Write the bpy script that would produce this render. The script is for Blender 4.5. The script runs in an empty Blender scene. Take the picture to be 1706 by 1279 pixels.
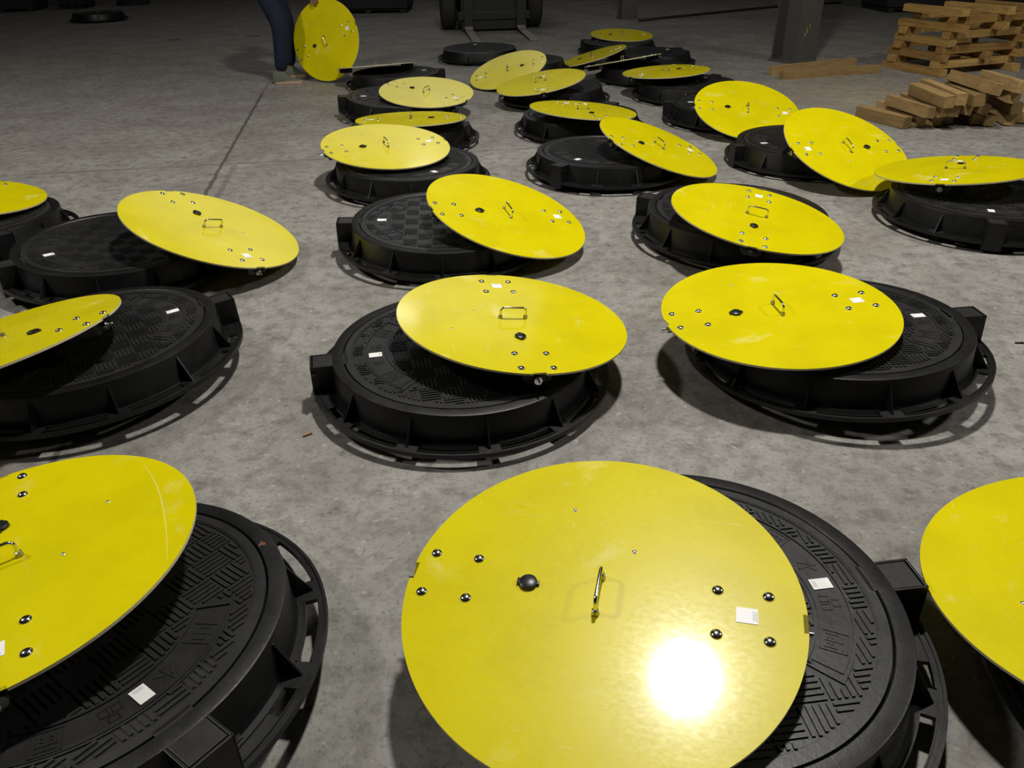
import bpy, bmesh, math, random
import numpy as np
from mathutils import Vector, Matrix
random.seed(7)
PI=math.pi
SC=bpy.context.scene
C=SC.collection
# ------------------------------------------------------------ camera
FPX,PITCH,ROLL,CAMZ=(1275.388,0.535698,-0.017814,1.20521)
def cam_axes():
    fw=Vector((0,math.cos(PITCH),-math.sin(PITCH))); up=Vector((0,math.sin(PITCH),math.cos(PITCH))); rt=Vector((1,0,0))
    return math.cos(ROLL)*rt+math.sin(ROLL)*up, -math.sin(ROLL)*rt+math.cos(ROLL)*up, fw
RT,UP,FW=cam_axes()
cd=bpy.data.cameras.new('camera'); cam=bpy.data.objects.new('camera',cd); C.objects.link(cam)
cd.sensor_width=36; cd.lens=FPX*36/1706; cd.clip_start=.02; cd.clip_end=100
M=Matrix((RT,UP,-FW)).transposed().to_4x4(); M.translation=Vector((0,0,CAMZ)); cam.matrix_world=M
SC.camera=cam
def at(px,py,z=0.0):
    "point of the place at height z that the photo shows at pixel px,py"
    d=RT*((px-853)/FPX)-UP*((py-639.5)/FPX)+FW
    t=(z-CAMZ)/d.z
    return Vector((0,0,CAMZ))+d*t
# ------------------------------------------------------------ helpers
def obj(name,bm,mats,parent=None,smooth=False,auto=None):
    me=bpy.data.meshes.new(name)
    bmesh.ops.recalc_face_normals(bm,faces=bm.faces)
    bm.to_mesh(me); bm.free()
    if not isinstance(mats,(list,tuple)): mats=[mats]
    for m in mats: me.materials.append(m)
    if smooth:
        me.polygons.foreach_set('use_smooth',[True]*len(me.polygons))
        if auto is not None:
            me.set_sharp_from_angle(angle=math.radians(auto))
    o=bpy.data.objects.new(name,me); C.objects.link(o)
    if parent: o.parent=parent
    return o
def empty(name,loc=(0,0,0),rz=0):
    o=bpy.data.objects.new(name,None); o.location=loc; o.rotation_euler=(0,0,rz); o.empty_display_size=.1
    C.objects.link(o); return o
def tag(o,label=None,cat=None,group=None,kind=None):
    if label: o['label']=label
    if cat: o['category']=cat
    if group: o['group']=group
    if kind: o['kind']=kind
    return o
def copy_tree(o,parent=None):
    c=o.copy(); C.objects.link(c)
    if parent: c.parent=parent
    for ch in list(o.children): copy_tree(ch,c)
    return c
def box(bm,c,s,rot=None,bev=0):
    m=Matrix.Translation(c)
    if rot is not None: m=m@rot.to_4x4()
    r=bmesh.ops.create_cube(bm,size=1,matrix=m@Matrix.Diagonal((s[0],s[1],s[2],1)))
    if bev:
        es=list({e for v in r['verts'] for e in v.link_edges})
        bmesh.ops.bevel(bm,geom=es,offset=bev,segments=2,affect='EDGES',profile=.6)
def lathe(bm,prof,n=48,closed=False,mat=None,c=(0,0,0),cap=False):
    rings=[]
    for r,z in prof:
        if r<1e-6: rings.append([bm.verts.new((c[0],c[1],c[2]+z))])
        else: rings.append([bm.verts.new((c[0]+r*math.cos(2*PI*k/n),c[1]+r*math.sin(2*PI*k/n),c[2]+z)) for k in range(n)])
    m=len(rings)
    for i in range(m if closed else m-1):
        a,b=rings[i],rings[(i+1)%m]
        for k in range(n):
            q=[a[k%len(a)],a[(k+1)%len(a)],b[(k+1)%len(b)],b[k%len(b)]]
            u=[]
            for v in q:
                if v not in u: u.append(v)
            if len(u)>2:
                f=bm.faces.new(u)
                if mat is not None: f.material_index=mat
def tube(bm,pts,r,n=10):
    pts=[Vector(p) for p in pts]; rings=[]
    rs=r if isinstance(r,(list,tuple)) else [r]*len(pts)
    prev=None
    for i,p in enumerate(pts):
        t=(pts[min(i+1,len(pts)-1)]-pts[max(i-1,0)]).normalized()
        if prev is None:
            a=t.orthogonal().normalized()
        else:
            a=(prev-t*prev.dot(t)).normalized()
        prev=a; b=t.cross(a)
        rings.append([bm.verts.new(p+rs[i]*(a*math.cos(2*PI*k/n)+b*math.sin(2*PI*k/n))) for k in range(n)])
    for a,b in zip(rings,rings[1:]):
        for k in range(n): bm.faces.new((a[k],a[(k+1)%n],b[(k+1)%n],b[k]))
    bm.faces.new(rings[0]); bm.faces.new(list(reversed(rings[-1])))
def polar_relief(bm,rs,n,h,z0):
    "ring of cells; h(i,j) gives the top height of a cell, None is a hole through it"
    V={}
    def v(i,j,z):
        k=(i,j%n,round(z,5))
        if k not in V:
            a=2*PI*j/n; V[k]=bm.verts.new((rs[i]*math.cos(a),rs[i]*math.sin(a),z))
        return V[k]
    H=[[h(i,j) for j in range(n)] for i in range(len(rs)-1)]
    def face(*q):
        u=[]
        for x in q:
            if x not in u: u.append(x)
        if len(u)>2:
            try: bm.faces.new(u)
            except ValueError: pass
    for i in range(len(rs)-1):
        for j in range(n):
            z=H[i][j]
            if z is None: continue
            face(v(i,j,z),v(i+1,j,z),v(i+1,j+1,z),v(i,j+1,z))
            if z0 is not None: face(v(i,j,z0),v(i,j+1,z0),v(i+1,j+1,z0),v(i+1,j,z0))
            for (ii,jj,p,q) in ((i-1,j,(i,j),(i,j+1)),(i+1,j,(i+1,j+1),(i+1,j)),(i,j-1,(i+1,j),(i,j)),(i,j+1,(i,j+1),(i+1,j+1))):
                zn=H[ii][jj%n] if 0<=ii<len(rs)-1 else None
                lo=zn if zn is not None else z0
                if lo is None: continue
                if rs[p[0]]<1e-9 and rs[q[0]]<1e-9: continue
                if z>lo+1e-6: face(v(*p,z),v(*q,z),v(*q,lo),v(*p,lo))
# ------------------------------------------------------------ materials
def mat(name,base=(.5,.5,.5),rough=.5,metal=0,spec=.5,coat=0):
    m=bpy.data.materials.new(name); m.use_nodes=True; nt=m.node_tree; b=nt.nodes['Principled BSDF']
    b.inputs['Base Color'].default_value=(*base,1); b.inputs['Roughness'].default_value=rough
    b.inputs['Metallic'].default_value=metal; b.inputs['Specular IOR Level'].default_value=spec
    b.inputs['Coat Weight'].default_value=coat
    return m,nt,b
def N(nt,t,**k):
    n=nt.nodes.new(t)
    for a,b in k.items(): setattr(n,a,b)
    return n
def noise(nt,vec,scale,detail=4,rough=.55,dist=0):
    n=N(nt,'ShaderNodeTexNoise'); n.inputs['Scale'].default_value=scale; n.inputs['Detail'].default_value=detail
    n.inputs['Roughness'].default_value=rough; n.inputs['Distortion'].default_value=dist
    nt.links.new(vec,n.inputs['Vector']); return n.outputs['Fac']
def ramp(nt,fac,stops):
    r=N(nt,'ShaderNodeValToRGB'); e=r.color_ramp.elements
    while len(e)>len(stops): e.remove(e[-1])
    while len(e)<len(stops): e.new(.5)
    for k,(p,c) in zip(e,stops):
        k.position=p; k.color=(c,c,c,1) if isinstance(c,(int,float)) else (*c,1)
    nt.links.new(fac,r.inputs['Fac']); return r.outputs['Color']
def mixc(nt,fac,a,b,mode='MIX'):
    m=N(nt,'ShaderNodeMix',data_type='RGBA',blend_type=mode)
    for s,v in ((m.inputs[0],fac),(m.inputs[6],a),(m.inputs[7],b)):
        if hasattr(v,'links'): nt.links.new(v,s)
        elif isinstance(v,(int,float)): s.default_value=v
        else: s.default_value=(*v,1)
    return m.outputs[2]
def math_(nt,op,a,b=None,clamp=False):
    m=N(nt,'ShaderNodeMath',operation=op,use_clamp=clamp)
    for s,v in ((m.inputs[0],a),(m.inputs[1],b)):
        if v is None: continue
        if hasattr(v,'links'): nt.links.new(v,s)
        else: s.default_value=v
    return m.outputs[0]
def bump(nt,b,h,strength,dist):
    n=N(nt,'ShaderNodeBump'); n.inputs['Strength'].default_value=strength; n.inputs['Distance'].default_value=dist
    nt.links.new(h,n.inputs['Height']); nt.links.new(n.outputs['Normal'],b.inputs['Normal'])
def coords(nt,kind='Object'):
    return N(nt,'ShaderNodeTexCoord').outputs[kind]
def mapped(nt,vec,scale=(1,1,1),loc=None,rot=(0,0,0)):
    m=N(nt,'ShaderNodeMapping'); m.inputs['Scale'].default_value=scale; m.inputs['Rotation'].default_value=rot
    nt.links.new(vec,m.inputs['Vector'])
    if loc is not None: nt.links.new(loc,m.inputs['Location'])
    return m.outputs[0]
def per_object(nt,k=37.):
    r=N(nt,'ShaderNodeObjectInfo').outputs['Random']; s=math_(nt,'MULTIPLY',r,k)
    c=N(nt,'ShaderNodeCombineXYZ'); nt.links.new(s,c.inputs[0]); nt.links.new(math_(nt,'MULTIPLY',s,.61),c.inputs[1]); return c.outputs[0],r

# yellow painted fibre board
YEL,nt,b=mat('yellow_gelcoat',(.72,.6,.004),.25,spec=.18,coat=.34)
b.inputs['Coat Roughness'].default_value=.10
off,rnd=per_object(nt); oc=mapped(nt,coords(nt),loc=off)
blot=ramp(nt,noise(nt,oc,5,5,.6),[(.42,0),(.62,1)])
col=mixc(nt,blot,(.655,.57,.001),(.60,.52,.001))
# pale dusty scuffs
sc1=ramp(nt,noise(nt,mapped(nt,oc,(1,1.7,1)),4.2,7,.72,.4),[(.585,0),(.70,.55),(.8,.75)])
sc2=ramp(nt,noise(nt,oc,31,3,.6),[(.70,0),(.77,.8)])
sc=math_(nt,'MAXIMUM',sc1,sc2)
gate=ramp(nt,noise(nt,oc,1.7,2,.5),[(.40,0),(.55,1)])
sc=math_(nt,'MULTIPLY',sc,gate)
col=mixc(nt,math_(nt,'MULTIPLY',sc,.85),col,(.80,.74,.30))
# long thin scratches
w=ramp(nt,noise(nt,mapped(nt,oc,(2.2,60,1),rot=(0,0,.5)),3,2,.5,1.2),[(.725,0),(.76,1)])
col=mixc(nt,math_(nt,'MULTIPLY',math_(nt,'MULTIPLY',w,gate),.35),col,(.85,.8,.4))
nt.links.new(col,b.inputs['Base Color'])
rg=math_(nt,'ADD',math_(nt,'MULTIPLY',noise(nt,mapped(nt,oc,(1,1.6,1)),70,4,.7),.34),.14)
rg=math_(nt,'ADD',rg,math_(nt,'MULTIPLY',sc,.25)); nt.links.new(rg,b.inputs['Roughness'])
bump(nt,b,noise(nt,oc,260,2,.6),.04,.0008)
SCRATCH,_n,_b=mat('pale_scuff',(.78,.70,.20),.5)
EDGE,nt,b=mat('raw_board_edge',(.33,.29,.17),.6)
oc=coords(nt); nt.links.new(mixc(nt,noise(nt,oc,60,4),(.80,.74,.50),(.50,.45,.28)),b.inputs['Base Color'])
CHROME,nt,b=mat('polished_steel',(.80,.80,.80),.16,1)
STEEL,nt,b=mat('brushed_steel',(.45,.45,.44),.35,1)
KNOB,nt,b=mat('black_cap_plastic',(.010,.010,.010),.35)
LOCKM,nt,b=mat('lock_body_plastic',(.014,.013,.013),.45)
oc=coords(nt); nt.links.new(mixc(nt,noise(nt,oc,40,4),(.02,.018,.016),(.008,.008,.008)),b.inputs['Base Color'])
WHITE,nt,b=mat('white_sticker_paper',(.85,.85,.84),.5)
GREYINK,nt,b=mat('grey_print',(.30,.29,.30),.6)
# black moulded composite
def black_mat(name,base,alt,rough):
    m,nt,b=mat(name,base,rough,spec=.42)
    off,rnd=per_object(nt); oc=mapped(nt,coords(nt),loc=off)
    c=mixc(nt,ramp(nt,noise(nt,oc,6,6,.65),[(.4,0),(.7,1)]),base,alt)
    dust=ramp(nt,noise(nt,oc,18,6,.75),[(.60,0),(.82,.5)])
    c=mixc(nt,dust,c,(.055,.053,.05))
    nt.links.new(c,b.inputs['Base Color'])
    nt.links.new(math_(nt,'ADD',math_(nt,'MULTIPLY',noise(nt,oc,14,5,.7),.30),rough-.15),b.inputs['Roughness'])
    bump(nt,b,noise(nt,oc,90,4,.7),.16,.003)
    return m
LID=black_mat('black_lid_composite',(.017,.017,.0175),(.028,.0275,.028),.40)
FRAME=black_mat('black_frame_composite',(.0048,.0048,.005),(.0085,.0083,.0085),.42)
# concrete
CONC,nt,b=mat('worn_concrete',(.2,.19,.17),.55,spec=.35)
oc=coords(nt)
n1=noise(nt,oc,.35,4,.55); n2=noise(nt,oc,2.6,6,.62,.3); n3=noise(nt,oc,17,6,.7); n4=noise(nt,oc,75,4,.75)
c=mixc(nt,ramp(nt,n1,[(.35,0),(.65,1)]),(.205,.200,.180),(.250,.222,.203))
c=mixc(nt,ramp(nt,n2,[(.38,0),(.66,1)]),c,(.305,.30,.275))
c=mixc(nt,ramp(nt,n3,[(.32,.8),(.54,0)]),c,(.115,.108,.096))
c=mixc(nt,ramp(nt,n4,[(.30,.8),(.47,0)]),c,(.08,.075,.068))
c=mixc(nt,ramp(nt,noise(nt,oc,38,3,.6),[(.62,0),(.74,.6)]),c,(.46,.45,.42))
c=mixc(nt,ramp(nt,noise(nt,oc,6.5,7,.8),[(.60,0),(.70,.8)]),c,(.075,.07,.062))
sx=N(nt,'ShaderNodeSeparateXYZ'); nt.links.new(oc,sx.inputs[0]); X,Y=sx.outputs[0],sx.outputs[1]
wob=math_(nt,'MULTIPLY',math_(nt,'SUBTRACT',noise(nt,oc,9,4,.6),.5),.03)
def joint(p,q,half,amount,c):
    (x0,y0),(x1,y1)=p,q; L=math.hypot(x1-x0,y1-y0); nx,ny=-(y1-y0)/L,(x1-x0)/L
    d=math_(nt,'ADD',math_(nt,'ADD',math_(nt,'MULTIPLY',X,nx),math_(nt,'MULTIPLY',Y,ny)),-(nx*x0+ny*y0))
    d=math_(nt,'ABSOLUTE',math_(nt,'ADD',d,wob))
    f=ramp(nt,math_(nt,'DIVIDE',d,half*2),[(.35,amount),(1,0)])
    # only between its ends
    tx,ty=(x1-x0)/L,(y1-y0)/L
    s=math_(nt,'ADD',math_(nt,'ADD',math_(nt,'MULTIPLY',X,tx),math_(nt,'MULTIPLY',Y,ty)),-(tx*x0+ty*y0))
    g=math_(nt,'MULTIPLY',math_(nt,'GREATER_THAN',s,0),math_(nt,'LESS_THAN',s,L))
    return mixc(nt,math_(nt,'MULTIPLY',f,g),c,(.045,.042,.038))
c=joint((-2.15,7.12),(-1.05,.6),.008,.75,c)
c=joint((-2.75,10.8),(-2.15,7.12),.006,.4,c)
c=joint((-5.5,4.19),(3.5,5.45),.006,.5,c)
c=joint((-1.66,4.69),(-1.5,3.7),.012,.35,c)
# trampled sawdust beside the timber
dx=math_(nt,'SUBTRACT',X,2.85); dy=math_(nt,'SUBTRACT',Y,6.55)
rr=math_(nt,'SQRT',math_(nt,'ADD',math_(nt,'MULTIPLY',dx,dx),math_(nt,'MULTIPLY',math_(nt,'MULTIPLY',dy,dy),.6)))
saw=math_(nt,'MULTIPLY',ramp(nt,rr,[(.25,1),(.95,0)]),ramp(nt,noise(nt,mapped(nt,oc,(1,2.5,1)),5,6,.7),[(.40,0),(.62,1)]))
c=mixc(nt,math_(nt,'MULTIPLY',saw,.8),c,(.36,.29,.17))
nt.links.new(c,b.inputs['Base Color'])
nt.links.new(math_(nt,'ADD',math_(nt,'MULTIPLY',n3,.25),.45),b.inputs['Roughness'])
bump(nt,b,math_(nt,'ADD',n3,math_(nt,'MULTIPLY',n4,.6)),.25,.006)
def wood_mat(name,a,bc,k=1):
    m,nt,b=mat(name,a,.7,spec=.25)
    off,rnd=per_object(nt,11); oc=mapped(nt,coords(nt),(1.2,14,14),loc=off)
    n=noise(nt,oc,3,6,.65,.6)
    c=mixc(nt,ramp(nt,n,[(.35,0),(.65,1)]),a,bc)
    c=mixc(nt,ramp(nt,noise(nt,mapped(nt,coords(nt),loc=off),7,5,.7),[(.5,0),(.75,.6)]),c,tuple(x*.35 for x in a))
    c=mixc(nt,math_(nt,'MULTIPLY',rnd,.55),c,tuple(x*.55 for x in bc))
    nt.links.new(c,b.inputs['Base Color']); bump(nt,b,n,.3,.004); return m
WOOD=wood_mat('rough_pine',(.44,.30,.125),(.30,.19,.075))
WOOD2=wood_mat('weathered_pine',(.50,.31,.10),(.26,.14,.04))
WOOD3=wood_mat('golden_pine',(.55,.36,.12),(.34,.20,.06))
DENIM,nt,b=mat('navy_denim',(.012,.016,.034),.8,spec=.2)
nt.links.new(mixc(nt,noise(nt,coords(nt),9,4),(.010,.012,.028),(.018,.026,.048)),b.inputs['Base Color'])
SKIN_,nt,b=mat('skin',(.20,.10,.06),.5)
SHIRT,nt,b=mat('dark_jacket_cloth',(.03,.03,.035),.85)
HAIR,nt,b=mat('black_hair',(.01,.009,.008),.6)
SHOE,nt,b=mat('grey_green_shoe_mesh',(.10,.11,.085),.8)
SOLE,nt,b=mat('tan_rubber_sole',(.42,.30,.19),.7)
DARK,nt,b=mat('black_truck_paint',(.012,.013,.012),.5)
RUB,nt,b=mat('tyre_rubber',(.02,.019,.018),.8)
FORKM,nt,b=mat('worn_fork_steel',(.30,.28,.25),.6,metal=.2)
COLM,nt,b=mat('grey_column_paint',(.085,.082,.07),.6)
nt.links.new(mixc(nt,noise(nt,coords(nt),5,6,.7),(.10,.097,.085),(.05,.048,.042)),b.inputs['Base Color'])
WALLM,nt,b=mat('dark_shed_wall',(.05,.048,.045),.85)
nt.links.new(mixc(nt,noise(nt,coords(nt),1.5,5),(.06,.057,.052),(.035,.034,.033)),b.inputs['Base Color'])
CEILM,nt,b=mat('dark_shed_roof',(.28,.28,.27),.8)
CRATE,nt,b=mat('black_crate_plastic',(.012,.012,.013),.7)
PAINTY,nt,b=mat('yellow_paint_dab',(.35,.33,.02),.7)
RUST,nt,b=mat('rust_stain',(.12,.045,.015),.8)
BARK,nt,b=mat('orange_splinter_wood',(.30,.12,.04),.8)

# ------------------------------------------------------------ room shell
def slab(name,x0,x1,y0,y1,z0,z1,m):
    bm=bmesh.new(); box(bm,((x0+x1)/2,(y0+y1)/2,(z0+z1)/2),(x1-x0,y1-y0,z1-z0)); return tag(obj(name,bm,m),kind='structure')
slab('floor',-14,14,-5,21,-.2,0,CONC)
slab('wall_back',-14,14,21,21.2,0,9,WALLM)
slab('wall_left',-14.2,-14,-5,21.2,0,9,WALLM)
slab('wall_right',14,14.2,-5,21.2,0,9,WALLM)
slab('wall_front',-14.2,14.2,-5.2,-5,0,9,WALLM)
slab('ceiling',-14.2,14.2,-5.2,21.2,9,9.2,CEILM)

# ------------------------------------------------------------ yellow inner cover
def make_disc():
    root=empty('yellow_inner_cover')
    R=.35; T=.006; n=240
    bm=bmesh.new(); pts=[]
    for k in range(n):
        a=2*PI*k/n; x,y=R*math.cos(a),R*math.sin(a)
        if abs(y)<.0185: continue
        pts.append((a,x,y))
    out=[]
    c0=math.sqrt(R*R-.0185**2)
    for s,(ya,yb) in ((1,(-.0185,.0185)),(-1,(.0185,-.0185))):
        out.append((math.atan2(ya,s*c0)%(2*PI),s*c0,ya,0)); out.append((math.atan2(ya,s*.343)%(2*PI),s*.342,ya,1))
        out.append((math.atan2(yb,s*.343)%(2*PI),s*.342,yb,2)); out.append((math.atan2(yb,s*c0)%(2*PI),s*c0,yb,3))
    def side(s):
        return [p for p in pts if (p[2]>0)==(s>0)]
    poly=[]
    poly+=[(x,y) for a,x,y in sorted(side(1))]
    poly+=[(o[1],o[2]) for o in out[4:]]
    poly+=[(x,y) for a,x,y in sorted(side(-1))]
    poly+=[(o[1],o[2]) for o in out[:4]]
    top=[bm.verts.new((x,y,0)) for x,y in poly]; bot=[bm.verts.new((x,y,-T)) for x,y in poly]
    ft=bm.faces.new(top); fb=bm.faces.new(list(reversed(bot)))
    m=len(poly)
    for k in range(m):
        f=bm.faces.new((top[k],bot[k],bot[(k+1)%m],top[(k+1)%m])); f.material_index=1
    bmesh.ops.triangulate(bm,faces=[ft,fb])
    obj('board',bm,[YEL,EDGE],root)
    # dome bolts
    bm=bmesh.new(); r=.0105
    lathe(bm,[(0,.0058),(r*.35,.0055),(r*.65,.0044),(r*.88,.0026),(r,.0004),(r,0)],24)
    bolt=obj('dome_bolt',bm,CHROME,root,True)
    P=[(-.317,.0455),(-.317,-.0455),(-.233,.0455),(-.233,-.0455),(.2025,.0455),(.2025,-.0455),(.2875,.0455),(.2875,-.0455)]
    for i,(x,y) in enumerate(P):
        o=bolt if i==0 else copy_tree(bolt,root)
        o.location=(x,y,0)
    # handle
    bm=bmesh.new(); h=.034; w=.039; q=.011; pp=[(0,-w,0),(0,-w,h-q)]
    for a in (22.5,45,67.5,90): pp.append((0,-w+q-q*math.cos(math.radians(a)),h-q+q*math.sin(math.radians(a))))
    for a in (90,67.5,45,22.5,0): pp.append((0,w-q+q*math.cos(math.radians(a)),h-q+q*math.sin(math.radians(a))))
    pp.append((0,w,0)); tube(bm,pp,.0036,12)
    hd=obj('handle',bm,CHROME,root,True,60)
    bm=bmesh.new()
    for s in (-1,1): lathe(bm,[(.0038,.011),(.0062,.010),(.0068,.004),(.0074,0)],16,c=(0,s*w,0))
    obj('handle_foot',bm,STEEL,hd,True,40)
    # black keyhole cap with ears
    bm=bmesh.new(); lathe(bm,[(0,.0078),(.0135,.0078),(.0162,.006),(.0168,0)],28,c=(-.1287,.005,0))
    box(bm,(-.1287-.0165,.005,.003),(.008,.013,.006),bev=.0015); box(bm,(-.1287+.0175,.005,.003),(.006,.007,.006),bev=.0015)
    obj('keyhole_cap',bm,KNOB,root,True,35)
    bm=bmesh.new(); lathe(bm,[(0,.0015),(.003,.0014),(.0045,0)],14)
    rv=obj('rivet',bm,STEEL,root,True); rv.location=(-.075,.197,0)
    r2=copy_tree(rv,root); r2.location=(.051,.109,0)
    # sticker
    bm=bmesh.new(); box(bm,(.2515,0,.0005),(.036,.031,.0008))
    for f in bm.faces: f.material_index=0
    k=len(bm.faces)
    for i in range(3): box(bm,(.2515+.0105+.0028*i,0,.00095),(.0009,.022-.004*(i%2),.0001))
    bm.faces.ensure_lookup_table()
    for f in bm.faces[k:]: f.material_index=1
    obj('sticker',bm,[WHITE,GREYINK],root)
    # locks under both ends
    for s in (1,-1):
        bm=bmesh.new(); box(bm,(s*.282,0,-.0075),(.115,.104,.003),bev=.001)
        box(bm,(s*.276,0,-.0265),(.098,.060,.036),bev=.004)
        box(bm,(s*.318,.034,-.020),(.022,.012,.026),bev=.002); box(bm,(s*.318,-.034,-.020),(.022,.012,.026),bev=.002)
        lk=obj('lock_body',bm,LOCKM,root,True,30)
        bm=bmesh.new(); 
        def cyl(x0,x1,r,zc,nn=18):
            tube(bm,[(x0,0,zc),(x1,0,zc)],r,nn)
        cyl(s*.320,s*.343,.0115,-.026)
        cyl(s*.343,s*.3455,.0085,-.026)
        cyl(s*.3455,s*.361,.0030,-.024,10)
        obj('lock_cylinder',bm,CHROME if s<0 else STEEL,lk,True,40)
    return root
DISC=make_disc()
def place(o,cx,cy,cz,tx,ty,s):
    n=Vector((tx,ty,1)).normalized(); u=Vector((math.cos(s),math.sin(s),0)); u=(u-n*u.dot(n)).normalized(); v=n.cross(u)
    m=Matrix((u,v,n)).transposed().to_4x4(); m.translation=Vector((cx,cy,cz)); o.matrix_world=m

# ------------------------------------------------------------ black manhole cover in its frame
H=.1231; RTOP=.3854; RFL=.4479; ZF=.038
def strokes(bm,char,c,ang,w,h,z):
    S={'box':[((-.62,-.62),(.62,-.62)),((.62,-.62),(.62,.62)),((.62,.62),(-.62,.62)),((-.62,.62),(-.62,-.62))],
       'dian':[((-.36,.30),(.36,.30)),((-.36,.02),(.36,.02)),((-.36,-.24),(.36,-.24)),((-.36,.30),(-.36,-.24)),((.36,.30),(.36,-.24)),((0,.46),(0,-.42)),((0,-.42),(.44,-.42))],
       'yu':[((-.42,.42),(.42,.42)),((-.42,.15),(.42,.15)),((-.42,.15),(-.42,-.42)),((.42,.15),(.42,-.42)),((0,.42),(0,-.42)),((-.24,-.05),(-.14,-.12)),((-.24,-.24),(-.14,-.31)),((.14,-.05),(.24,-.12)),((.14,-.24),(.24,-.31))],
       'shui':[((0,.5),(0,-.48)),((-.42,.2),(-.12,.2)),((-.12,.2),(-.45,-.3)),((.4,.3),(.1,.08)),((.08,.08),(.46,-.34)),((0,-.48),(-.12,-.38))],
       'pin':[((-.22,.48),(.22,.48)),((-.22,.14),(.22,.14)),((-.22,.48),(-.22,.14)),((.22,.48),(.22,.14)),((-.46,0),(-.08,0)),((-.46,-.44),(-.08,-.44)),((-.46,0),(-.46,-.44)),((-.08,0),(-.08,-.44)),((.08,0),(.46,0)),((.08,-.44),(.46,-.44)),((.08,0),(.08,-.44)),((.46,0),(.46,-.44))]}[char]
    R=Matrix.Rotation(ang,3,'Z')
    for a,b in S:
        a=Vector((a[0]*w,a[1]*h,0)); b=Vector((b[0]*w,b[1]*h,0)); m=(a+b)/2; L=(b-a).length
        box(bm,Vector(c)+R@m+Vector((0,0,z)),(L+.0016,.0019,.0016),R@Matrix.Rotation(math.atan2(b.y-a.y,b.x-a.x),3,'Z'))
def make_cover():
    root=empty('manhole_cover')
    bm=bmesh.new()
    prof=[(.3515,H-.0225),(.3515,H-.002),(.3535,H),(.380,H),(.3838,H-.0012),(RTOP,H-.0045),(.3875,ZF+.012),(.392,ZF),(.392,ZF-.010),(.372,ZF-.012),(.370,0),(.360,0),(.358,H-.030),(.340,H-.030),(.340,H-.0225)]
    lathe(bm,prof,160,closed=True)
    obj('frame_ring',bm,FRAME,root,True,30)
    # slotted foot flange
    bm=bmesh.new(); n=180; rs=[.388,.400,.4045,.407,.4305,.433,.442,.4479]
    def h(i,j):
        a=(j+.5)*2; d=(a+15)%30-15        # degrees from nearest rib
        hinge=min(a,360-a)<8
        if i==3 and 4.2<abs(d)<=15 and not hinge and not (min(a,360-a)<18):
            return None
        base=ZF
        if i in (2,4) and abs(d)>4.2: return base+.0035
        if i==6: return base+.004
        return base
    polar_relief(bm,rs,n,h,ZF-.009)
    obj('foot_flange',bm,FRAME,root)
    # gussets every thirty degrees
    bm=bmesh.new(); th=.0022
    pr=[(.384,H-.014),(.388,H-.014),(.4275,ZF-.001),(.384,ZF-.001)]
    a=[bm.verts.new((x,-th,z)) for x,z in pr]; b_=[bm.verts.new((x,th,z)) for x,z in pr]
    bm.faces.new(a); bm.faces.new(list(reversed(b_)))
    for k in range(4): bm.faces.new((a[k],a[(k+1)%4],b_[(k+1)%4],b_[k]))
    gs=obj('gusset',bm,FRAME,root)
    for i in range(1,12):
        o=gs if i==1 else copy_tree(gs,root); o.rotation_euler=(0,0,math.radians(30*i))
    # hinge box
    bm=bmesh.new(); hw=.0385; t=.005
    for s in (-1,1): box(bm,(.4145,s*(hw-t/2),(H+.006)/2),(.066,t,H-.006),bev=.001)
    box(bm,(.447-t/2+.0005,0,(H+.006)/2),(t,2*hw-.001,H-.006),bev=.001)
    box(bm,(.414,0,H-.030),(.06,2*hw-2*t+.001,.012))
    box(bm,(.440,hw+.006,H-.022),(.010,.012,.006),bev=.001)
    obj('hinge_box',bm,FRAME,root)
    # lid
    bm=bmesh.new(); n=180; ZT=H-.001
    rs=[0,.02,.06,.1,.14,.18,.2215,.2265,.230,.2835,.287,.291,.3235,.3265,.330,.3475]
    def h(i,j):
        r=(rs[i]+rs[i+1])/2; a=(j+.5)*2; d=min(a,360-a); d2=abs(a-180); dd=min(d,d2)
        if r>.330: return ZT
        if r>.3265: return ZT-.0012
        if r>.3235: return ZT-.0036
        if dd<48 and .2215<r<.291:
            if r<.2265 or r>.287 or dd>46: return ZT-.0004
            if r<.230 or r>.2835 or dd>44: return ZT-.0036
            return ZT-.0016
        return ZT-.0032
    polar_relief(bm,rs,n,h,H-.0222)
    # tab into hinge box
    box(bm,(.389,0,ZT-.011),(.100,.064,.022),bev=.0006)
    # basket weave bars
    B=.0585; nb=5; seg=.0117; sp=B/nb
    def ok(x,y):
        r=math.hypot(x,y)
        if r>.3205: return False
        a=abs(math.degrees(math.atan2(y,x))); dd=min(a,180-a)
        if .2185<r<.294 and dd<50: return False
        return True
    for bi in range(-6,7):
        for bj in range(-6,7):
            cx,cy=bi*B+.012,bj*B+.02; hor=(bi+bj)%2==0
            for k in range(nb):
                o_=(k-(nb-1)/2)*sp; pieces=[]; run=None
                m=10; L=.0535
                for q in range(m+1):
                    good=False
                    if q<m:
                        s=-L/2+(q+.5)*L/m; x,y=(cx+s,cy+o_) if hor else (cx+o_,cy+s); good=ok(x,y)
                    if good and run is None: run=q
                    if not good and run is not None:
                        a,b2=-L/2+run*L/m,-L/2+q*L/m
                        if b2-a>.008: pieces.append((a,b2))
                        run=None
                for a,b2 in pieces:
                    s=(a+b2)/2; l=b2-a
                    if hor: box(bm,(cx+s,cy+o_,ZT-.0019),(l,.0054,.0038))
                    else: box(bm,(cx+o_,cy+s,ZT-.0019),(.0054,l,.0038))
    lid=obj('lid',bm,LID,root)
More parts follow.
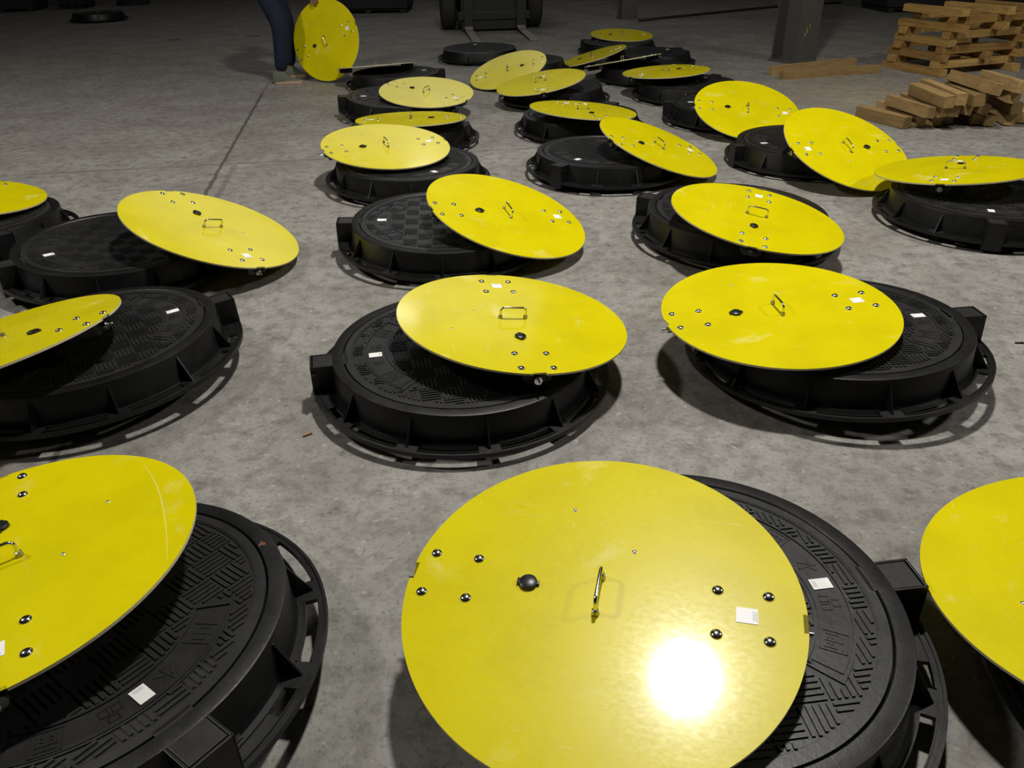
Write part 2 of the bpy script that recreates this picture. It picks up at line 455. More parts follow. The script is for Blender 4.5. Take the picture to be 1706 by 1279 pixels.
    for half in (0,PI):
        for an,ch,bx in ((31,'dian',1),(-31,'yu',1),(10.5,'shui',0),(-10.5,'pin',0)):
            bm=bmesh.new()
            t_=math.radians(an)+half; c=(.2565*math.cos(t_),.2565*math.sin(t_),0)
            strokes(bm,ch,c,t_-PI/2,.036,.036,ZT-.0012)
            if bx: strokes(bm,'box',c,t_-PI/2,.036,.036,ZT-.0010)
            obj('raised_character',bm,LID,lid)
    bm=bmesh.new(); box(bm,(.2575,0,ZT-.0002),(.038,.026,.0012)); k=len(bm.faces)
    for i in range(3): box(bm,(.2575-.0145+.0025*i,0,ZT+.00046),(.0008,.018-.003*(i%2),.0001))
    bm.faces.ensure_lookup_table()
    for f in bm.faces[k:]: f.material_index=1
    obj('sticker',bm,[WHITE,GREYINK],lid)
    return root
COVER=make_cover()
def place_cover(o,x,y,a,tx,ty):
    z=Vector((tx,ty,1)).normalized(); e1=(Vector((1,0,0))-z*z.x).normalized(); e2=z.cross(e1)
    u=math.cos(a)*e1+math.sin(a)*e2; v=z.cross(u)
    m=Matrix((u,v,z)).transposed().to_4x4(); m.translation=Vector((x,y,.365*math.hypot(tx,ty)+.0005)); o.matrix_world=m

DD={'D1':(0.1464,0.9710,0.1917,-0.0719,-0.1008,-0.2479),
 'D2':(-0.9418,1.0361,0.2280,-0.1069,0.0364,-1.0339),
 'D3':(1.1130,0.9761,0.1888,-0.1466,0.0833,1.2500),
 'D4':(0.0056,2.1058,0.1880,0.1274,0.0262,1.7732),
 'D5':(0.8174,2.1256,0.1922,-0.0558,-0.0274,0.0969),
 'D6':(-1.4856,1.9710,0.2092,-0.2188,0.0982,-3.1747),
 'D7':(-1.2181,3.0428,0.1726,0.3946,0.0430,-0.6812),
 'D8':(-0.0071,3.1765,0.1656,0.3086,-0.1299,0.3960),
 'D9':(1.0096,3.0277,0.1859,0.1463,-0.0754,1.2623),
 'D10':(-2.5167,3.4727,0.1913,0.1137,0.0731,1.5700),
 'D11':(-0.6682,4.2902,0.1981,0.0842,-0.1025,0.4401),
 'D12':(-0.6120,5.0534,0.1821,-0.0046,0.0738,3.1943),
 'D13':(-0.5988,6.0228,0.1776,0.0574,-0.1369,-0.4969),
 'D15':(0.8371,4.3141,0.1612,0.3517,-0.1165,6.7807),
 'D16':(0.4961,5.2235,0.1839,0.0813,0.0338,1.9614),
 'D17':(1.5938,5.2886,0.1539,0.0600,-0.3848,-0.1270),
 'D18':(1.8142,4.1540,0.1745,0.2072,-0.4180,3.4336),
 'D19':(2.1274,3.6377,0.1930,-0.0899,0.1065,4.0681),
 'D20':(0.2659,6.3267,0.1820,-0.1646,-0.0619,-1.5632),
 'D21':(0.0137,7.2459,0.1418,-0.2765,-0.2468,3.1451),
 'D22':(0.8668,8.3293,0.0949,-0.2766,0.0243,-0.2000),
 'D23':(1.3009,6.6654,0.1919,-0.0574,0.0210,-2.6582),
 'D24':(1.3113,9.4673,0.1613,0.0272,-0.0772,0.1062),
 'D26':(-1.6525,7.6656,0.3571,-1.5360,-3.7746,0.7144),
 'D25':(1.0600,7.5000,0.1650,-0.1480,0.1550,0.1000),
 'D14':(-1.1800,7.4500,0.1650,-0.0600,0.1340,3.1400)}
FF={'F1':(0.3202,1.0124,0.0999,-0.0291,0.0085),
 'F2':(-0.7991,0.9477,-0.6455,-0.0364,0.0667),
 'F4':(-0.1517,2.0487,3.3592,0.0128,-0.0113),
 'F5':(1.0081,2.1228,0.0109,-0.0538,0.0402),
 'F6':(-1.3079,2.1302,0.5770,-0.0583,0.0138),
 'F7':(-1.6092,3.0096,-2.3984,0.0407,-0.0006),
 'F8':(-0.2915,3.2001,3.2096,0.0329,-0.0231),
 'F9':(0.9979,3.2737,2.6552,0.0154,-0.0224),
 'F10':(-2.4491,3.3575,-0.6993,-0.0008,0.0334),
 'F11':(-0.5475,4.2058,-0.9074,0.0220,-0.0056),
 'F12':(-0.6343,5.1690,0.0000,-0.0005,0.0002),
 'F13':(-0.8192,6.0556,-3.0202,0.0443,-0.0328),
 'F14':(-0.9887,7.3268,0.3682,-0.0007,0.0035),
 'F15':(0.5486,4.3616,3.9728,0.0160,0.0060),
 'F16':(0.4964,5.4111,0.0000,-0.0041,-0.0025),
 'F17':(1.5594,5.6483,0.0000,0.0018,-0.0109),
 'F18':(1.7298,4.5271,3.3051,-0.0048,-0.0133),
 'F19':(2.1725,3.4499,4.3584,0.0110,0.0030),
 'F20':(0.3800,6.4936,0.0000,-0.0017,-0.0006),
 'F21':(-0.2800,8.8500,0.0000,-0.0018,-0.0130),
 'F23':(1.4654,6.5469,0.0000,-0.0027,-0.0079),
 'F24':(1.2463,9.2070,0.0000,-0.0027,-0.0016),
 'F27':(0.1700,7.9800,0.0000,-0.0004,-0.0008),
 'F22':(1.4600,8.3300,0.6971,0.0002,0.0001),
 'F25':(1.2600,7.4300,0.0148,-0.0091,-0.0046),
 'F3':(1.3000,0.8400,-0.3000,0.0000,0.0000),
 'F26':(-6.7500,14.1000,2.0000,0.0000,0.0000)}
# hinge side where the photo hides it
for k,a in dict(F12=1.2,F16=.9,F17=2.9,F20=1.3,F21=1.8,F23=.8,F24=2.6,F27=1.9).items():
    v=list(FF[k]); v[2]=a; FF[k]=tuple(v)
DL={
'D1':'large yellow disc nearest the camera with a glaring lamp reflection beside its sticker',
'D2':'yellow disc cut off by the left frame edge, nearest row, with a long pale scratch',
'D3':'yellow disc cut off by the right frame edge, nearest row, no fittings in view',
'D4':'yellow disc in the middle of the second row, pale sheen on its left side',
'D5':'yellow disc at right of the second row, reaching past the left side of its cover',
'D6':'yellow disc tilted steeply at the left frame edge in the second row',
'D7':'yellow disc at left of the third row, leaning down to the floor',
'D8':'yellow disc sliding off the right side of the middle cover in the third row',
'D9':'yellow disc on the right cover of the third row, handle parallel to its upper edge',
'D10':'yellow disc cut off by the left frame edge, farthest of the left side discs',
'D11':'yellow disc over the fourth row left cover, overhanging its left side',
'D12':'thin looking pale yellow disc seen nearly edge on behind the fourth row left disc',
'D13':'pale shiny yellow disc in the left column, right of a hinge box',
'D14':'yellow disc seen exactly edge on, on the rearmost cover of the left column',
'D15':'yellow disc leaning down to the right in front of the flat centre disc',
'D16':'flat yellow disc in the centre column directly behind the leaning one',
'D17':'yellow disc propped towards the camera on the right side, left of the timber pile',
'D18':'yellow disc propped towards the camera, its knob right of its handle',
'D19':'yellow disc lying over the cover at the right frame edge in the fourth row',
'D20':'yellow disc tilted to the left, overlapping the disc propped behind it',
'D21':'yellow disc leaning on the floor partly hidden by the tilted disc in front',
'D22':'narrow yellow disc standing at a slope in front of the farthest flat disc',
'D23':'dull yellow disc with brownish smears lying over a cover right of the edge on disc',
'D24':'farthest yellow disc lying flat at the back of the group',
'D25':'yellow disc seen edge on as a thin line, right of centre, its handle standing up',
'D26':'yellow disc held upright at the side of the person standing at the back',
}
FL={
'F1':'black manhole cover under the large nearest yellow disc, hinge box to the right',
'F2':'black manhole cover at the lower left corner with a rust spot on its rim',
'F3':'black manhole cover mostly hidden under the disc at the right frame edge, nearest row',
'F4':'black manhole cover in the middle of the second row, hinge box pointing left',
'F5':'black manhole cover at right of the second row, hinge box at its far right',
'F6':'black manhole cover at left of the second row, hinge box pointing to the upper right',
'F7':'black manhole cover in the third row at left, its disc leaning off its right side',
'F8':'black manhole cover in the middle of the third row, small hinge box pointing left',
'F9':'black manhole cover at right of the third row, hinge box at its upper left',
'F10':'black manhole cover cut off by the left frame edge, farthest on the left side',
'F11':'black manhole cover under the fourth row left disc, sticker in view near its right',
'F12':'black manhole cover under the thin looking pale disc of the left column',
'F13':'black manhole cover under the pale shiny disc, hinge box pointing left',
'F14':'black manhole cover at the back of the left column beside the held disc',
'F15':'black manhole cover in the centre with its disc leaning off to the right',
'F16':'black manhole cover under the flat disc of the centre column',
'F17':'black manhole cover left of and below the propped disc near the timber pile',
'F18':'black manhole cover between the two discs propped towards the camera at right',
'F19':'black manhole cover at the right frame edge, hinge box facing the camera',
'F20':'black manhole cover under the tilted disc that overlaps another disc',
'F21':'black manhole cover with bare lid in front of the forklift forks',
'F23':'black manhole cover under the dull yellow disc with brownish smears',
'F24':'black manhole cover under the farthest flat yellow disc',
'F27':'black manhole cover mostly hidden behind two overlapping yellow discs',
'F22':'black manhole cover with hinge box at right behind the edge on disc near centre',
'F25':'black manhole cover beneath the edge on disc right of centre',
'F26':'lone black manhole frame on the empty floor at the far upper left',
}
first=True
for k in sorted(DD,key=lambda s:int(s[1:])):
    o=DISC if first else copy_tree(DISC)
    first=False
    place(o,*DD[k]); tag(o,DL[k],'inner cover','yellow inner covers')
    if k=='D2':   # the long pale scratch
        mw=o.matrix_world.copy(); iv=mw.inverted(); n=mw.to_3x3()@Vector((0,0,1)); c0=Vector((0,0,CAMZ)); P=[]
        for px,py in ((236,771),(244,779),(254,795),(262,811),(268,829),(272.5,850),(276,873),(278,896),(278.5,918),(278,936)):
            d=RT*((px-853)/FPX)-UP*((py-639.5)/FPX)+FW; t=(mw.translation-c0).dot(n)/d.dot(n); P.append(iv@(c0+d*t))
        bm=bmesh.new(); L_=[]
        for i,p in enumerate(P):
            t=(P[min(i+1,len(P)-1)]-P[max(i-1,0)]); t.z=0; t.normalize(); w=.0009*math.sin(PI*(i+.6)/(len(P)+.2)); q=Vector((-t.y,t.x,0))*w
            L_.append((bm.verts.new((p.x+q.x,p.y+q.y,.0003)),bm.verts.new((p.x-q.x,p.y-q.y,.0003))))
        for a,b2 in zip(L_,L_[1:]): bm.faces.new((a[0],b2[0],b2[1],a[1]))
        q=obj('scratch',bm,SCRATCH,None); q.parent=o; q['label']='long pale curved scratch'
first=True
for k in sorted(FF,key=lambda s:int(s[1:])):
    o=COVER if first else copy_tree(COVER)
    first=False
    place_cover(o,*FF[k]); tag(o,FL[k],'manhole cover','black manhole covers on the floor')
# rust spot on the rim at lower left
for o in C.objects:
    if o.get('label')==FL['F2']:
        bm=bmesh.new(); vs=[]
        for k in range(14):
            a=2*PI*k/14; r=.007*(1+.35*math.sin(3*a)+.2*math.cos(5*a)); vs.append(bm.verts.new((.362*math.cos(1.27)+r*math.cos(a),.362*math.sin(1.27)+r*math.sin(a),H+.0004)))
        bm.faces.new(vs); q=obj('rust_spot',bm,RUST,o); q['label']='small orange rust spot'
# ------------------------------------------------------------ columns
def column(name,x,y,rz,w,hgt,label,dab=False):
    r=empty(name,(x,y,0),rz); tag(r,label,'column')
    bm=bmesh.new(); tf=.014
    for s in (-1,1): box(bm,(0,s*(w/2-tf/2),hgt/2),(w,tf,hgt))
    box(bm,(0,0,hgt/2),(.012,w-2*tf,hgt))
    obj('steel_section',bm,COLM,r)
    bm=bmesh.new(); box(bm,(0,0,.01),(w+.04,w+.04,.02),bev=.002); obj('base_plate',bm,COLM,r)
    if dab:
        bm=bmesh.new()
        for q,(a,zz,l) in enumerate(((-.03,.30,.05),(-.05,.26,.03),(.0,.34,.02))):
            box(bm,(a,-w/2-.001,zz),(.012,.002,l))
        obj('paint_dab',bm,PAINTY,r)
    return r
column('steel_column',2.93,8.42,.55,.30,8.9,'dark grey steel column standing behind the two loose beams',True)
column('steel_column',1.87,12.95,.1,.25,8.9,'smaller looking steel column far back behind the farthest yellow disc')
# added tube standing in for a dark floor band from the far column
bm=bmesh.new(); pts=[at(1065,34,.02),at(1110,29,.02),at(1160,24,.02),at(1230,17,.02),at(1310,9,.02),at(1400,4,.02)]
tube(bm,pts,.018,8); tag(obj('dark_streak',bm,RUB,None,True),'dark tube standing in for a dark band on the floor between the two columns','streak')
# ------------------------------------------------------------ loose beams
def timber(name,a,b,w,h,label,cat,group,roll=0,m=WOOD):
    a,b=Vector(a),Vector(b); L=(b-a).length; c=(a+b)/2
    bm=bmesh.new(); box(bm,(0,0,0),(L,w,h),bev=.003)
    for v in bm.verts:
        v.co+=Vector((random.uniform(-1,1)*.003,random.uniform(-1,1)*.002,random.uniform(-1,1)*.002))
    o=obj(name,bm,m)
    x=(b-a).normalized(); z=Vector((0,0,1)); y=z.cross(x).normalized(); z=x.cross(y)
    mm=Matrix((x,y,z)).transposed()@Matrix.Rotation(roll,3,'X'); mm=mm.to_4x4(); mm.translation=c; o.matrix_world=mm
    return tag(o,label,cat,group)
timber('wooden_beam',(2.46,7.60,.036),(3.42,8.06,.036),.06,.07,'loose wooden beam, rear one of the two lying in front of the column','beam','loose beams by the column')
timber('wooden_beam',(2.48,7.34,.036),(3.47,7.62,.036),.065,.07,'loose wooden beam, front one of the two lying in front of the column','beam','loose beams by the column')
# ------------------------------------------------------------ cross-stacked timbers
ORD=['bottom','second','third','fourth','fifth','sixth','seventh','eighth','top']
LB=.061; rz0=.34
for i in range(9):
    sh=.022*(i//2)*1.1; c=Vector((4.20+sh,7.77+.01*(i%3),LB*(i+.5)+.001))
    rz=rz0+(0,.03,-.02,.02,-.03,.035,.0,.03,-.02)[i]; X_=Vector((math.cos(rz),math.sin(rz),0)); Y_=Vector((-math.sin(rz),math.cos(rz),0))
    if i%2==0:
        for nm,x in (('left',-.42),('right',.44)) if i in (0,4) else (('left',-.42),('middle',.06),('right',.44)):
            j=random.uniform(-.03,.03); p=c+X_*x
            timber('square_timber',p-Y_*(.36+j),p+Y_*(.34+random.uniform(-.02,.02)),.082,LB-.001,'square timber in the cross-stacked pile, %s layer, %s of those running front to back'%(ORD[i],nm),'timber','cross-stacked timbers',m=WOOD2 if (i//2)%2 else WOOD3)
    else:
        for nm,y in (('front',-.25),('rear',.25)):
            p=c+Y_*y
            timber('square_timber',p-X_*(.47 if i<7 else .36),p+X_*(.50+random.uniform(-.02,.04)),.085,LB-.001,'square timber in the cross-stacked pile, %s layer, %s one of its crosswise pair'%(ORD[i],nm),'timber','cross-stacked timbers',m=WOOD3 if i%4==1 else WOOD2)
# ------------------------------------------------------------ timber pile
PILE=[(1512,204,1432,184,.042),(1534,202,1466,176,.042),(1562,201,1500,177,.042),(1580,197,1520,172,.042),(1628,199,1580,176,.042),(1650,201,1604,178,.042),(1684,200,1640,178,.042),(1704,196,1672,176,.042),
(1549,188,1482,166,.118),(1572,186,1508,161,.118),(1590,186,1532,160,.118),(1612,182,1560,157,.118),(1640,182,1596,158,.118),(1694,182,1650,158,.118),
(1582,170,1522,147,.194),(1602,166,1540,140,.20),(1632,168,1582,144,.194),(1690,164,1648,142,.194),
(1662,149,1588,126,.272),(1704,146,1640,126,.272)]
for i,(x0,y0,x1,y1,z) in enumerate(PILE):
    a=at(x0,y0,z); b=at(x1,y1,z); d=(b-a); L=min(max(d.length,.42),.62); d=Vector((d.x,d.y,0)).normalized()
    row={.042:'floor layer',.118:'second layer',.194:'third layer',.20:'third layer',.272:'top layer'}[z]
    n=[p for p in PILE if abs(p[4]-z)<.02]; k=n.index(PILE[i])
    nth=['first','second','third','fourth','fifth','sixth','seventh','eighth'][k]
    timber('timber_block',a+Vector((0,0,random.uniform(-.001,.001))),a+d*L,.072,.072,'sawn timber block in the loose pile at right, %s, %s from the left'%(row,nth),'timber','sawn timber pile',roll=random.uniform(-.06,.06) if z<.1 else random.uniform(-.25,.25),m=WOOD)
# ------------------------------------------------------------ far crates
def crate(x,y,w,d,h,label,rz=0):
    r=empty('black_crate',(x,y,0),rz); tag(r,label,'crate','dark crates at the back')
    bm=bmesh.new(); t=.03
    box(bm,(0,0,t/2+.05),(w,d,t)); 
    for s in (-1,1):
        box(bm,(0,s*(d/2-t/2),h/2+.05),(w,t,h-.02),bev=.004); box(bm,(s*(w/2-t/2),0,h/2+.05),(t,d-2*t,h-.02),bev=.004)
    obj('body',bm,CRATE,r)
    for s in (-1,0,1):
        bm=bmesh.new(); box(bm,(s*(w/2-.08),0,.025),(.1,d,.05)); obj('skid',bm,CRATE,r)
    bm=bmesh.new(); box(bm,(0,0,h+.045),(w+.04,d+.04,.03),bev=.006); obj('rim',bm,CRATE,r)
crate(-2.35,15.05,1.35,1.0,.8,'large black crate on the floor behind the held yellow disc')
crate(-8.45,16.9,.5,.5,.35,'small black crate on the floor at the far left beyond the lone frame')
crate(-9.6,16.6,1.1,1.0,.9,'tall dark crate at the far upper left corner',.2)
crate(7.2,13.6,2.6,1.0,1.0,'long black box added for the deep dark behind the cross-stacked timbers')  # made-up box filling the deep dark area behind the timbers
bm=bmesh.new(); lathe(bm,[(.2,0),(.32,0),(.32,.05),(.28,.09),(.2,.09)],40,closed=True); o=obj('black_ring',bm,CRATE,None,True,30); o.location=(-7.6,17.5,.001)
tag(o,'black ring lying beyond the small far left crate','ring')
# ------------------------------------------------------------ forklift
fk=empty('forklift',(-.17,11.68,0),.13); tag(fk,'dark forklift at the back with its two forks lowered towards the camera','forklift')
bm=bmesh.new(); box(bm,(0,1.25,.55),(.92,1.5,.62),bev=.05); box(bm,(0,.42,.30),(1.0,.3,.34),bev=.03); obj('chassis',bm,DARK,fk,True,35)
bm=bmesh.new(); box(bm,(0,2.2,.72),(1.05,.5,.95),bev=.12); obj('counterweight',bm,DARK,fk,True,35)
def wheel(x,y,r,w):
    bm=bmesh.new(); prof=[(r*.45,-w/2),(r*.92,-w/2),(r,-w/2+.03),(r,w/2-.03),(r*.92,w/2),(r*.45,w/2)]
    lathe(bm,prof,36,closed=True); o=obj('wheel',bm,RUB,fk,True,35); o.rotation_euler=(0,PI/2,0); o.location=(x,y,r+.001)
    bm=bmesh.new(); lathe(bm,[(0,-w/2+.02),(r*.46,-w/2+.02),(r*.46,w/2-.02),(0,w/2-.02)],20); obj('hub',bm,FORKM,o)
for s in (-1,1): wheel(s*.60,.32,.30,.2); wheel(s*.45,1.95,.24,.16)
for s in (-1,1):
    bm=bmesh.new(); box(bm,(s*.34,-.02,1.15),(.07,.14,2.2),bev=.006); box(bm,(s*.25,-.04,1.1),(.05,.10,2.1),bev=.006); obj('mast_rail',bm,DARK,fk)
bm=bmesh.new(); box(bm,(0,-.12,.20),(.98,.04,.10),bev=.006); box(bm,(0,-.12,.52),(.98,.04,.10),bev=.006); box(bm,(0,-.09,.50),(.90,.04,.94)); box(bm,(0,.05,.17),(.86,.20,.26)); obj('carriage',bm,DARK,fk)
for s in (-1,1):
    bm=bmesh.new(); x=s*.36
    sec=[(-.13,.58),(-.13,.09),(-.17,.045),(-.6,.035),(-1.30,.020),(-1.30,.012),(-.6,.006),(-.19,.004),(-.185,.03),(-.175,.58)]
    sec=[(-.13,.58),(-.13,.05),(-.15,.020),(-.20,.006),(-1.30,.006),(-1.30,.016),(-.25,.045),(-.185,.075),(-.175,.58)]
    A=[bm.verts.new((x-.055,y,z)) for y,z in sec]; B_=[bm.verts.new((x+.055,y,z)) for y,z in sec]
    bm.faces.new(A); bm.faces.new(list(reversed(B_)))
    for k in range(len(sec)): bm.faces.new((A[k],A[(k+1)%len(sec)],B_[(k+1)%len(sec)],B_[k]))
    bm.faces.ensure_lookup_table()
    for f in bm.faces:
        if f.calc_center_median().z>.1: f.material_index=1
    obj('fork',bm,[FORKM,DARK],fk)
for (x,y) in ((-.42,.45),(.42,.45),(-.42,1.95),(.42,1.95)):
    bm=bmesh.new(); tube(bm,[(x,y,.6),(x*.95,y+(.15 if y<1 else -.1),2.05)],.025,8); obj('guard_post',bm,DARK,fk)
bm=bmesh.new(); box(bm,(0,1.22,2.08),(.95,1.35,.05),bev=.01); obj('overhead_guard',bm,DARK,fk)
bm=bmesh.new(); box(bm,(0,1.35,.93),(.5,.5,.12),bev=.04); box(bm,(0,1.62,1.2),(.48,.1,.5),bev=.04); obj('seat',bm,RUB,fk,True)
# ------------------------------------------------------------ person
def skin(name,verts,edges,radii,m,parent,root=0,sub=2):
    me=bpy.data.meshes.new(name); me.from_pydata([Vector(v) for v in verts],edges,[]); me.materials.append(m)
    o=bpy.data.objects.new(name,me); C.objects.link(o); o.parent=parent
    s=o.modifiers.new('skin','SKIN'); s.use_smooth_shade=True
    for i,r in enumerate(radii):
        r=r if isinstance(r,tuple) else (r,r); me.skin_vertices[0].data[i].radius=r
    me.skin_vertices[0].data[root].use_root=True
    u=o.modifiers.new('sub','SUBSURF'); u.levels=sub; u.render_levels=sub
    return o
px0,py0=-2.10,7.66
person=empty('person',(px0,py0,0)); tag(person,'person in navy jeans and grey shoes bending to hold the upright yellow disc','person')
def W(x,y,z): return (x-px0,y-py0,z)
pel=W(-2.20,7.76,.97)
bv=[pel,W(-2.13,7.76,1.12),W(-2.03,7.76,1.30),W(-1.93,7.75,1.45),W(-1.86,7.75,1.54),W(-1.79,7.75,1.62),W(-1.74,7.75,1.72),
 W(-1.95,7.60,1.41),W(-1.88,7.53,1.36),W(-1.86,7.58,1.08),W(-1.755,7.745,.80),W(-1.735,7.755,.735),
 W(-1.95,7.91,1.41),W(-1.88,7.98,1.36),W(-1.80,7.97,1.10),W(-1.68,7.86,.92),W(-1.655,7.84,.87),
 W(-2.17,7.66,.92),W(-2.11,7.63,.70),W(-2.035,7.61,.49),W(-2.06,7.605,.28),W(-2.09,7.605,.10),W(-2.05,7.60,.055),
 W(-2.17,7.86,.92),W(-2.13,7.90,.70),W(-2.06,7.93,.50),W(-2.08,7.95,.29),W(-2.09,7.96,.10),W(-2.05,7.96,.055)]
be=[(0,1),(1,2),(2,3),(3,4),(4,5),(5,6),(3,7),(7,8),(8,9),(9,10),(10,11),(3,12),(12,13),(13,14),(14,15),(15,16),(0,17),(17,18),(18,19),(19,20),(20,21),(21,22),(0,23),(23,24),(24,25),(25,26),(26,27),(27,28)]
br=[.12,.11,.13,.11,.055,.085,.085,.06,.05,.040,.028,.030,.06,.05,.04,.028,.03,.095,.078,.055,.052,.034,.022,.095,.078,.055,.052,.034,.022]
skin('body',bv,be,br,SKIN_,person)
# fingers and thumb of both hands
def hand(w,dirn,side,curl,name):
    w=Vector(w); dirn=Vector(dirn).normalized(); side=Vector(side).normalized(); up=dirn.cross(side)
    for i,(o_,L) in enumerate(((-.027,.070),(-.009,.078),(.009,.073),(.027,.058))):
        a=w+side*o_; p1=a+dirn*L*.42; p2=p1+(dirn*.8+up*curl).normalized()*L*.33; p3=p2+(dirn*.5+up*curl*1.6).normalized()*L*.25
        skin(name,[a-dirn*.02,a,p1,p2,p3],[(0,1),(1,2),(2,3),(3,4)],[.010,.010,.0095,.0088,.0075],SKIN_,person,0,1)
    a=w-side*.028-dirn*.03; skin('thumb',[a,a-side*.022+dirn*.022+up*curl*.01,a-side*.026+dirn*.052+up*curl*.03],[(0,1),(1,2)],[.012,.011,.009],SKIN_,person,0,1)
hand(W(-1.733,7.758,.712),(.05,.0,-1),(1,.25,0),.25,'finger')
hand(W(-1.64,7.83,.85),(.3,-.3,-.9),(.7,.7,0),.5,'finger')
# face details
def ball(name,c,s,m,seg=16):
    bm=bmesh.new(); bmesh.ops.create_uvsphere(bm,u_segments=seg,v_segments=seg//2,radius=1,matrix=Matrix.Translation(c)@Matrix.Diagonal((*s,1))); return obj(name,bm,m,person,True)
hc=Vector(W(-1.76,7.75,1.68))
ball('nose',hc+Vector((.095,0,-.03)),(.018,.012,.02),SKIN_)
for s in (-1,1):
    ball('eye',hc+Vector((.082,s*.032,.0)),(.010,.013,.008),HAIR); ball('ear',hc+Vector((-.005,s*.086,-.01)),(.018,.010,.030),SKIN_)
ball('mouth',hc+Vector((.080,0,-.065)),(.010,.022,.005),BARK)
ball('hair',hc+Vector((-.02,0,.035)),(.095,.092,.082),HAIR,24)
# clothes
skin('jeans',[bv[0],bv[17],bv[18],bv[19],bv[20],bv[21],bv[23],bv[24],bv[25],bv[26],bv[27],W(-2.16,7.76,1.06)],
     [(0,1),(1,2),(2,3),(3,4),(4,5),(0,6),(6,7),(7,8),(8,9),(9,10),(0,11)],[.145,.120,.102,.083,.072,.058,.120,.102,.083,.072,.058,.135],DENIM,person)
skin('jacket',[W(-2.17,7.76,1.04),bv[1],bv[2],bv[3],bv[7],bv[8],bv[9],W(-1.775,7.72,.88),bv[12],bv[13],bv[14],W(-1.70,7.88,.95)],
     [(0,1),(1,2),(2,3),(3,4),(4,5),(5,6),(6,7),(3,8),(8,9),(9,10),(10,11)],[.155,.15,.165,.145,.085,.075,.060,.045,.085,.075,.060,.045],SHIRT,person)
for (x,y,tx) in ((-2.095,7.60,.255),(-2.095,7.96,.25)):
    bm=bmesh.new(); st=[(-.065,.040,.026,.112),(-.02,.046,.026,.125),(.03,.046,.026,.112),(.08,.044,.026,.062),(.13,.046,.026,.048),(.165,.040,.026,.042),(.185,.022,.026,.034)]
    rings=[]
    for (dx,w,z0,z1) in st:
        rings.append([bm.verts.new((x+dx-px0,y+w*math.cos(a)-py0,z0+(z1-z0)*max(0,math.sin(a)))) for a in [PI*k/8 for k in range(9)]])
    for a,b2 in zip(rings,rings[1:]):
        for k in range(8): bm.faces.new((a[k],a[k+1],b2[k+1],b2[k]))
        bm.faces.new((a[0],b2[0],b2[8],a[8]))
    bm.faces.new(rings[0]); bm.faces.new(list(reversed(rings[-1])))
    sh=obj('shoe',bm,SHOE,person,True,50)
    bm=bmesh.new()
    P2=[(-.062,.026),(-.04,.040),(.03,.044),(.09,.049),(.14,.049),(.175,.040),(.195,.020)]
    lp=[(a,b2) for a,b2 in P2]+[(a,-b2) for a,b2 in reversed(P2)]
    A=[bm.verts.new((x+a-px0,y+b2-py0,.002)) for a,b2 in lp]; B_=[bm.verts.new((x+a-px0,y+b2-py0,.028)) for a,b2 in lp]
    bm.faces.new(A); bm.faces.new(list(reversed(B_)))
    for k in range(len(lp)): bm.faces.new((A[k],A[(k+1)%len(lp)],B_[(k+1)%len(lp)],B_[k]))
    obj('sole',bm,SOLE,sh)
# ------------------------------------------------------------ litter
def splinter(px,py,L,rz,m,label,w=.004):
    p=at(px,py,.003); bm=bmesh.new(); box(bm,(0,0,0),(L,w,.004),bev=.0008); box(bm,(L*.25,w,.0),(L*.4,w*.7,.003),Matrix.Rotation(.5,3,'Z'))
    o=obj('wood_splinter',bm,m); o.location=p; o.rotation_euler=(0,0,rz); tag(o,label,'splinter','splinters on the floor')
splinter(512,724,.028,.6,BARK,'small orange splinter on the floor left of the middle second row cover')
splinter(1699,571,.03,-.1,KNOB,'small dark splinter on the floor at the right frame edge')
splinter(290,66,.16,.1,KNOB,'dark scrap on the far floor left of the person',.03)
splinter(420,60,.2,.0,KNOB,'long dark scrap on the far floor beside the person',.03)
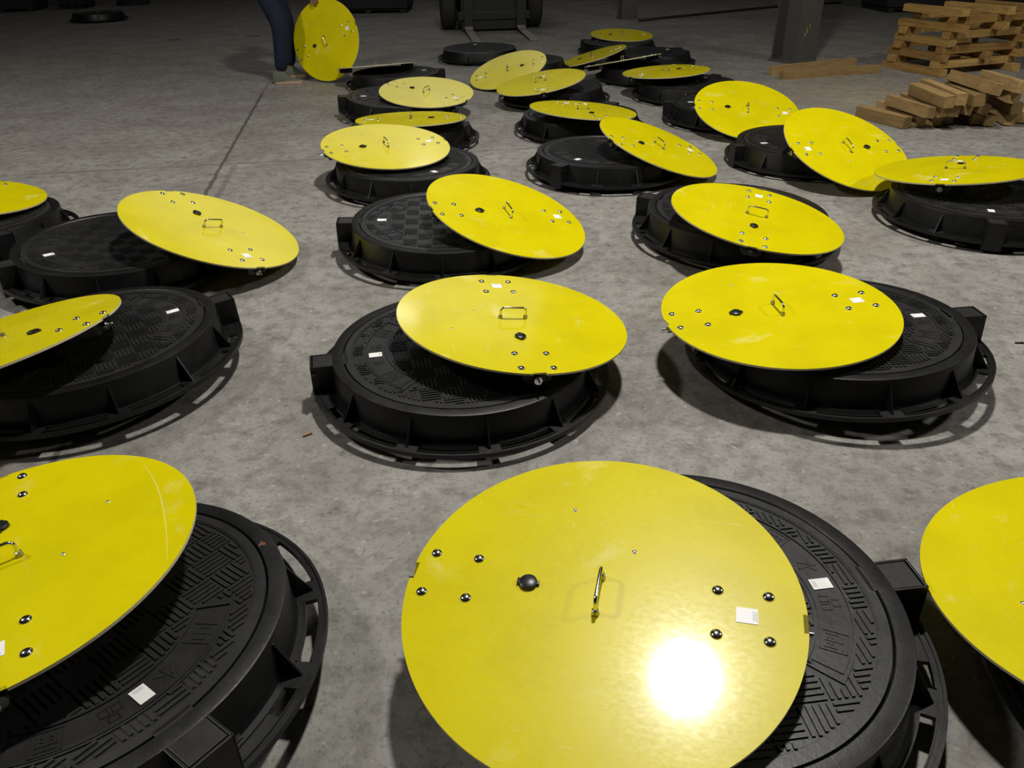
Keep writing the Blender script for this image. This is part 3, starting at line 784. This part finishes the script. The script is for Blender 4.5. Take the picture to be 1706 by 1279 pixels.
# ------------------------------------------------------------ lights
def lamp(x,y,z,size,power,col,label):
    r=empty('high_bay_lamp',(x,y,z)); tag(r,label,'lamp','hanging shed lamps')
    bm=bmesh.new(); s=size/2+.03
    prof=[(s,.0),(s*.92,.10),(s*.6,.24),(s*.3,.30),(s*.3,.42),(0,.42),(0,.43),(s*.3+.01,.43),(s*.3+.01,.31),(s*.61,.25),(s*.94,.11),(s+.006,0)]
    lathe(bm,prof,40,closed=True); obj('lamp_shade',bm,COLM,r,True,40)
    bm=bmesh.new(); tube(bm,[(0,0,.42),(0,0,8.985-z)],.012,8); obj('suspension_rod',bm,COLM,r)
    ld=bpy.data.lights.new('bulb','AREA'); ld.shape='DISK'; ld.size=size; ld.energy=power; ld.color=col
    lo=bpy.data.objects.new('bulb',ld); C.objects.link(lo); lo.parent=r; lo.location=(0,0,-.005)
    return r
WC=(1,.965,.90)
LAMPS=[(.70,3.15,5.0,.37,400,'lit lamp hanging above the middle of the covers'),
 (-5.6,2.3,5.0,.75,330,'lit lamp hanging left of the covers'),
 (6.6,2.3,5.0,.75,330,'lit lamp hanging right of the covers'),
 (-.8,13.0,5.0,.8,28,'dim lamp hanging over the forklift')]
for x,y,z,s,p,l in LAMPS: lamp(x,y,z,s,p,WC,l)
# unseen lit panel in window shape, added for a broad sheen on the discs
wn=empty('sheen_panel_1',(-1.2,20.9,7.7)); tag(wn,kind='structure')
bm=bmesh.new()
for zz in (-1.03,1.03): box(bm,(0,0,zz),(8.1,.14,.08))
for xx in (-4.05,-2,0,2,4.05): box(bm,(xx,0,0),(.08,.14,2.0))
obj('sheen_panel_frame',bm,COLM,wn)
ld=bpy.data.lights.new('sheen_light','AREA'); ld.shape='RECTANGLE'; ld.size=8; ld.size_y=2; ld.energy=75; ld.color=(.95,.97,1)
lo=bpy.data.objects.new('sheen_light',ld); C.objects.link(lo); lo.location=(-1.2,20.8,7.7); lo.rotation_euler=(-PI/2,0,0)
wd=bpy.data.worlds.new('world'); SC.world=wd; wd.use_nodes=True
wd.node_tree.nodes['Background'].inputs[0].default_value=(.9,.92,1,1); wd.node_tree.nodes['Background'].inputs[1].default_value=.035
SC.view_settings.view_transform='Standard'; SC.view_settings.look='None'; SC.view_settings.exposure=-.62; SC.view_settings.gamma=1
SC.view_settings.use_curve_mapping=False
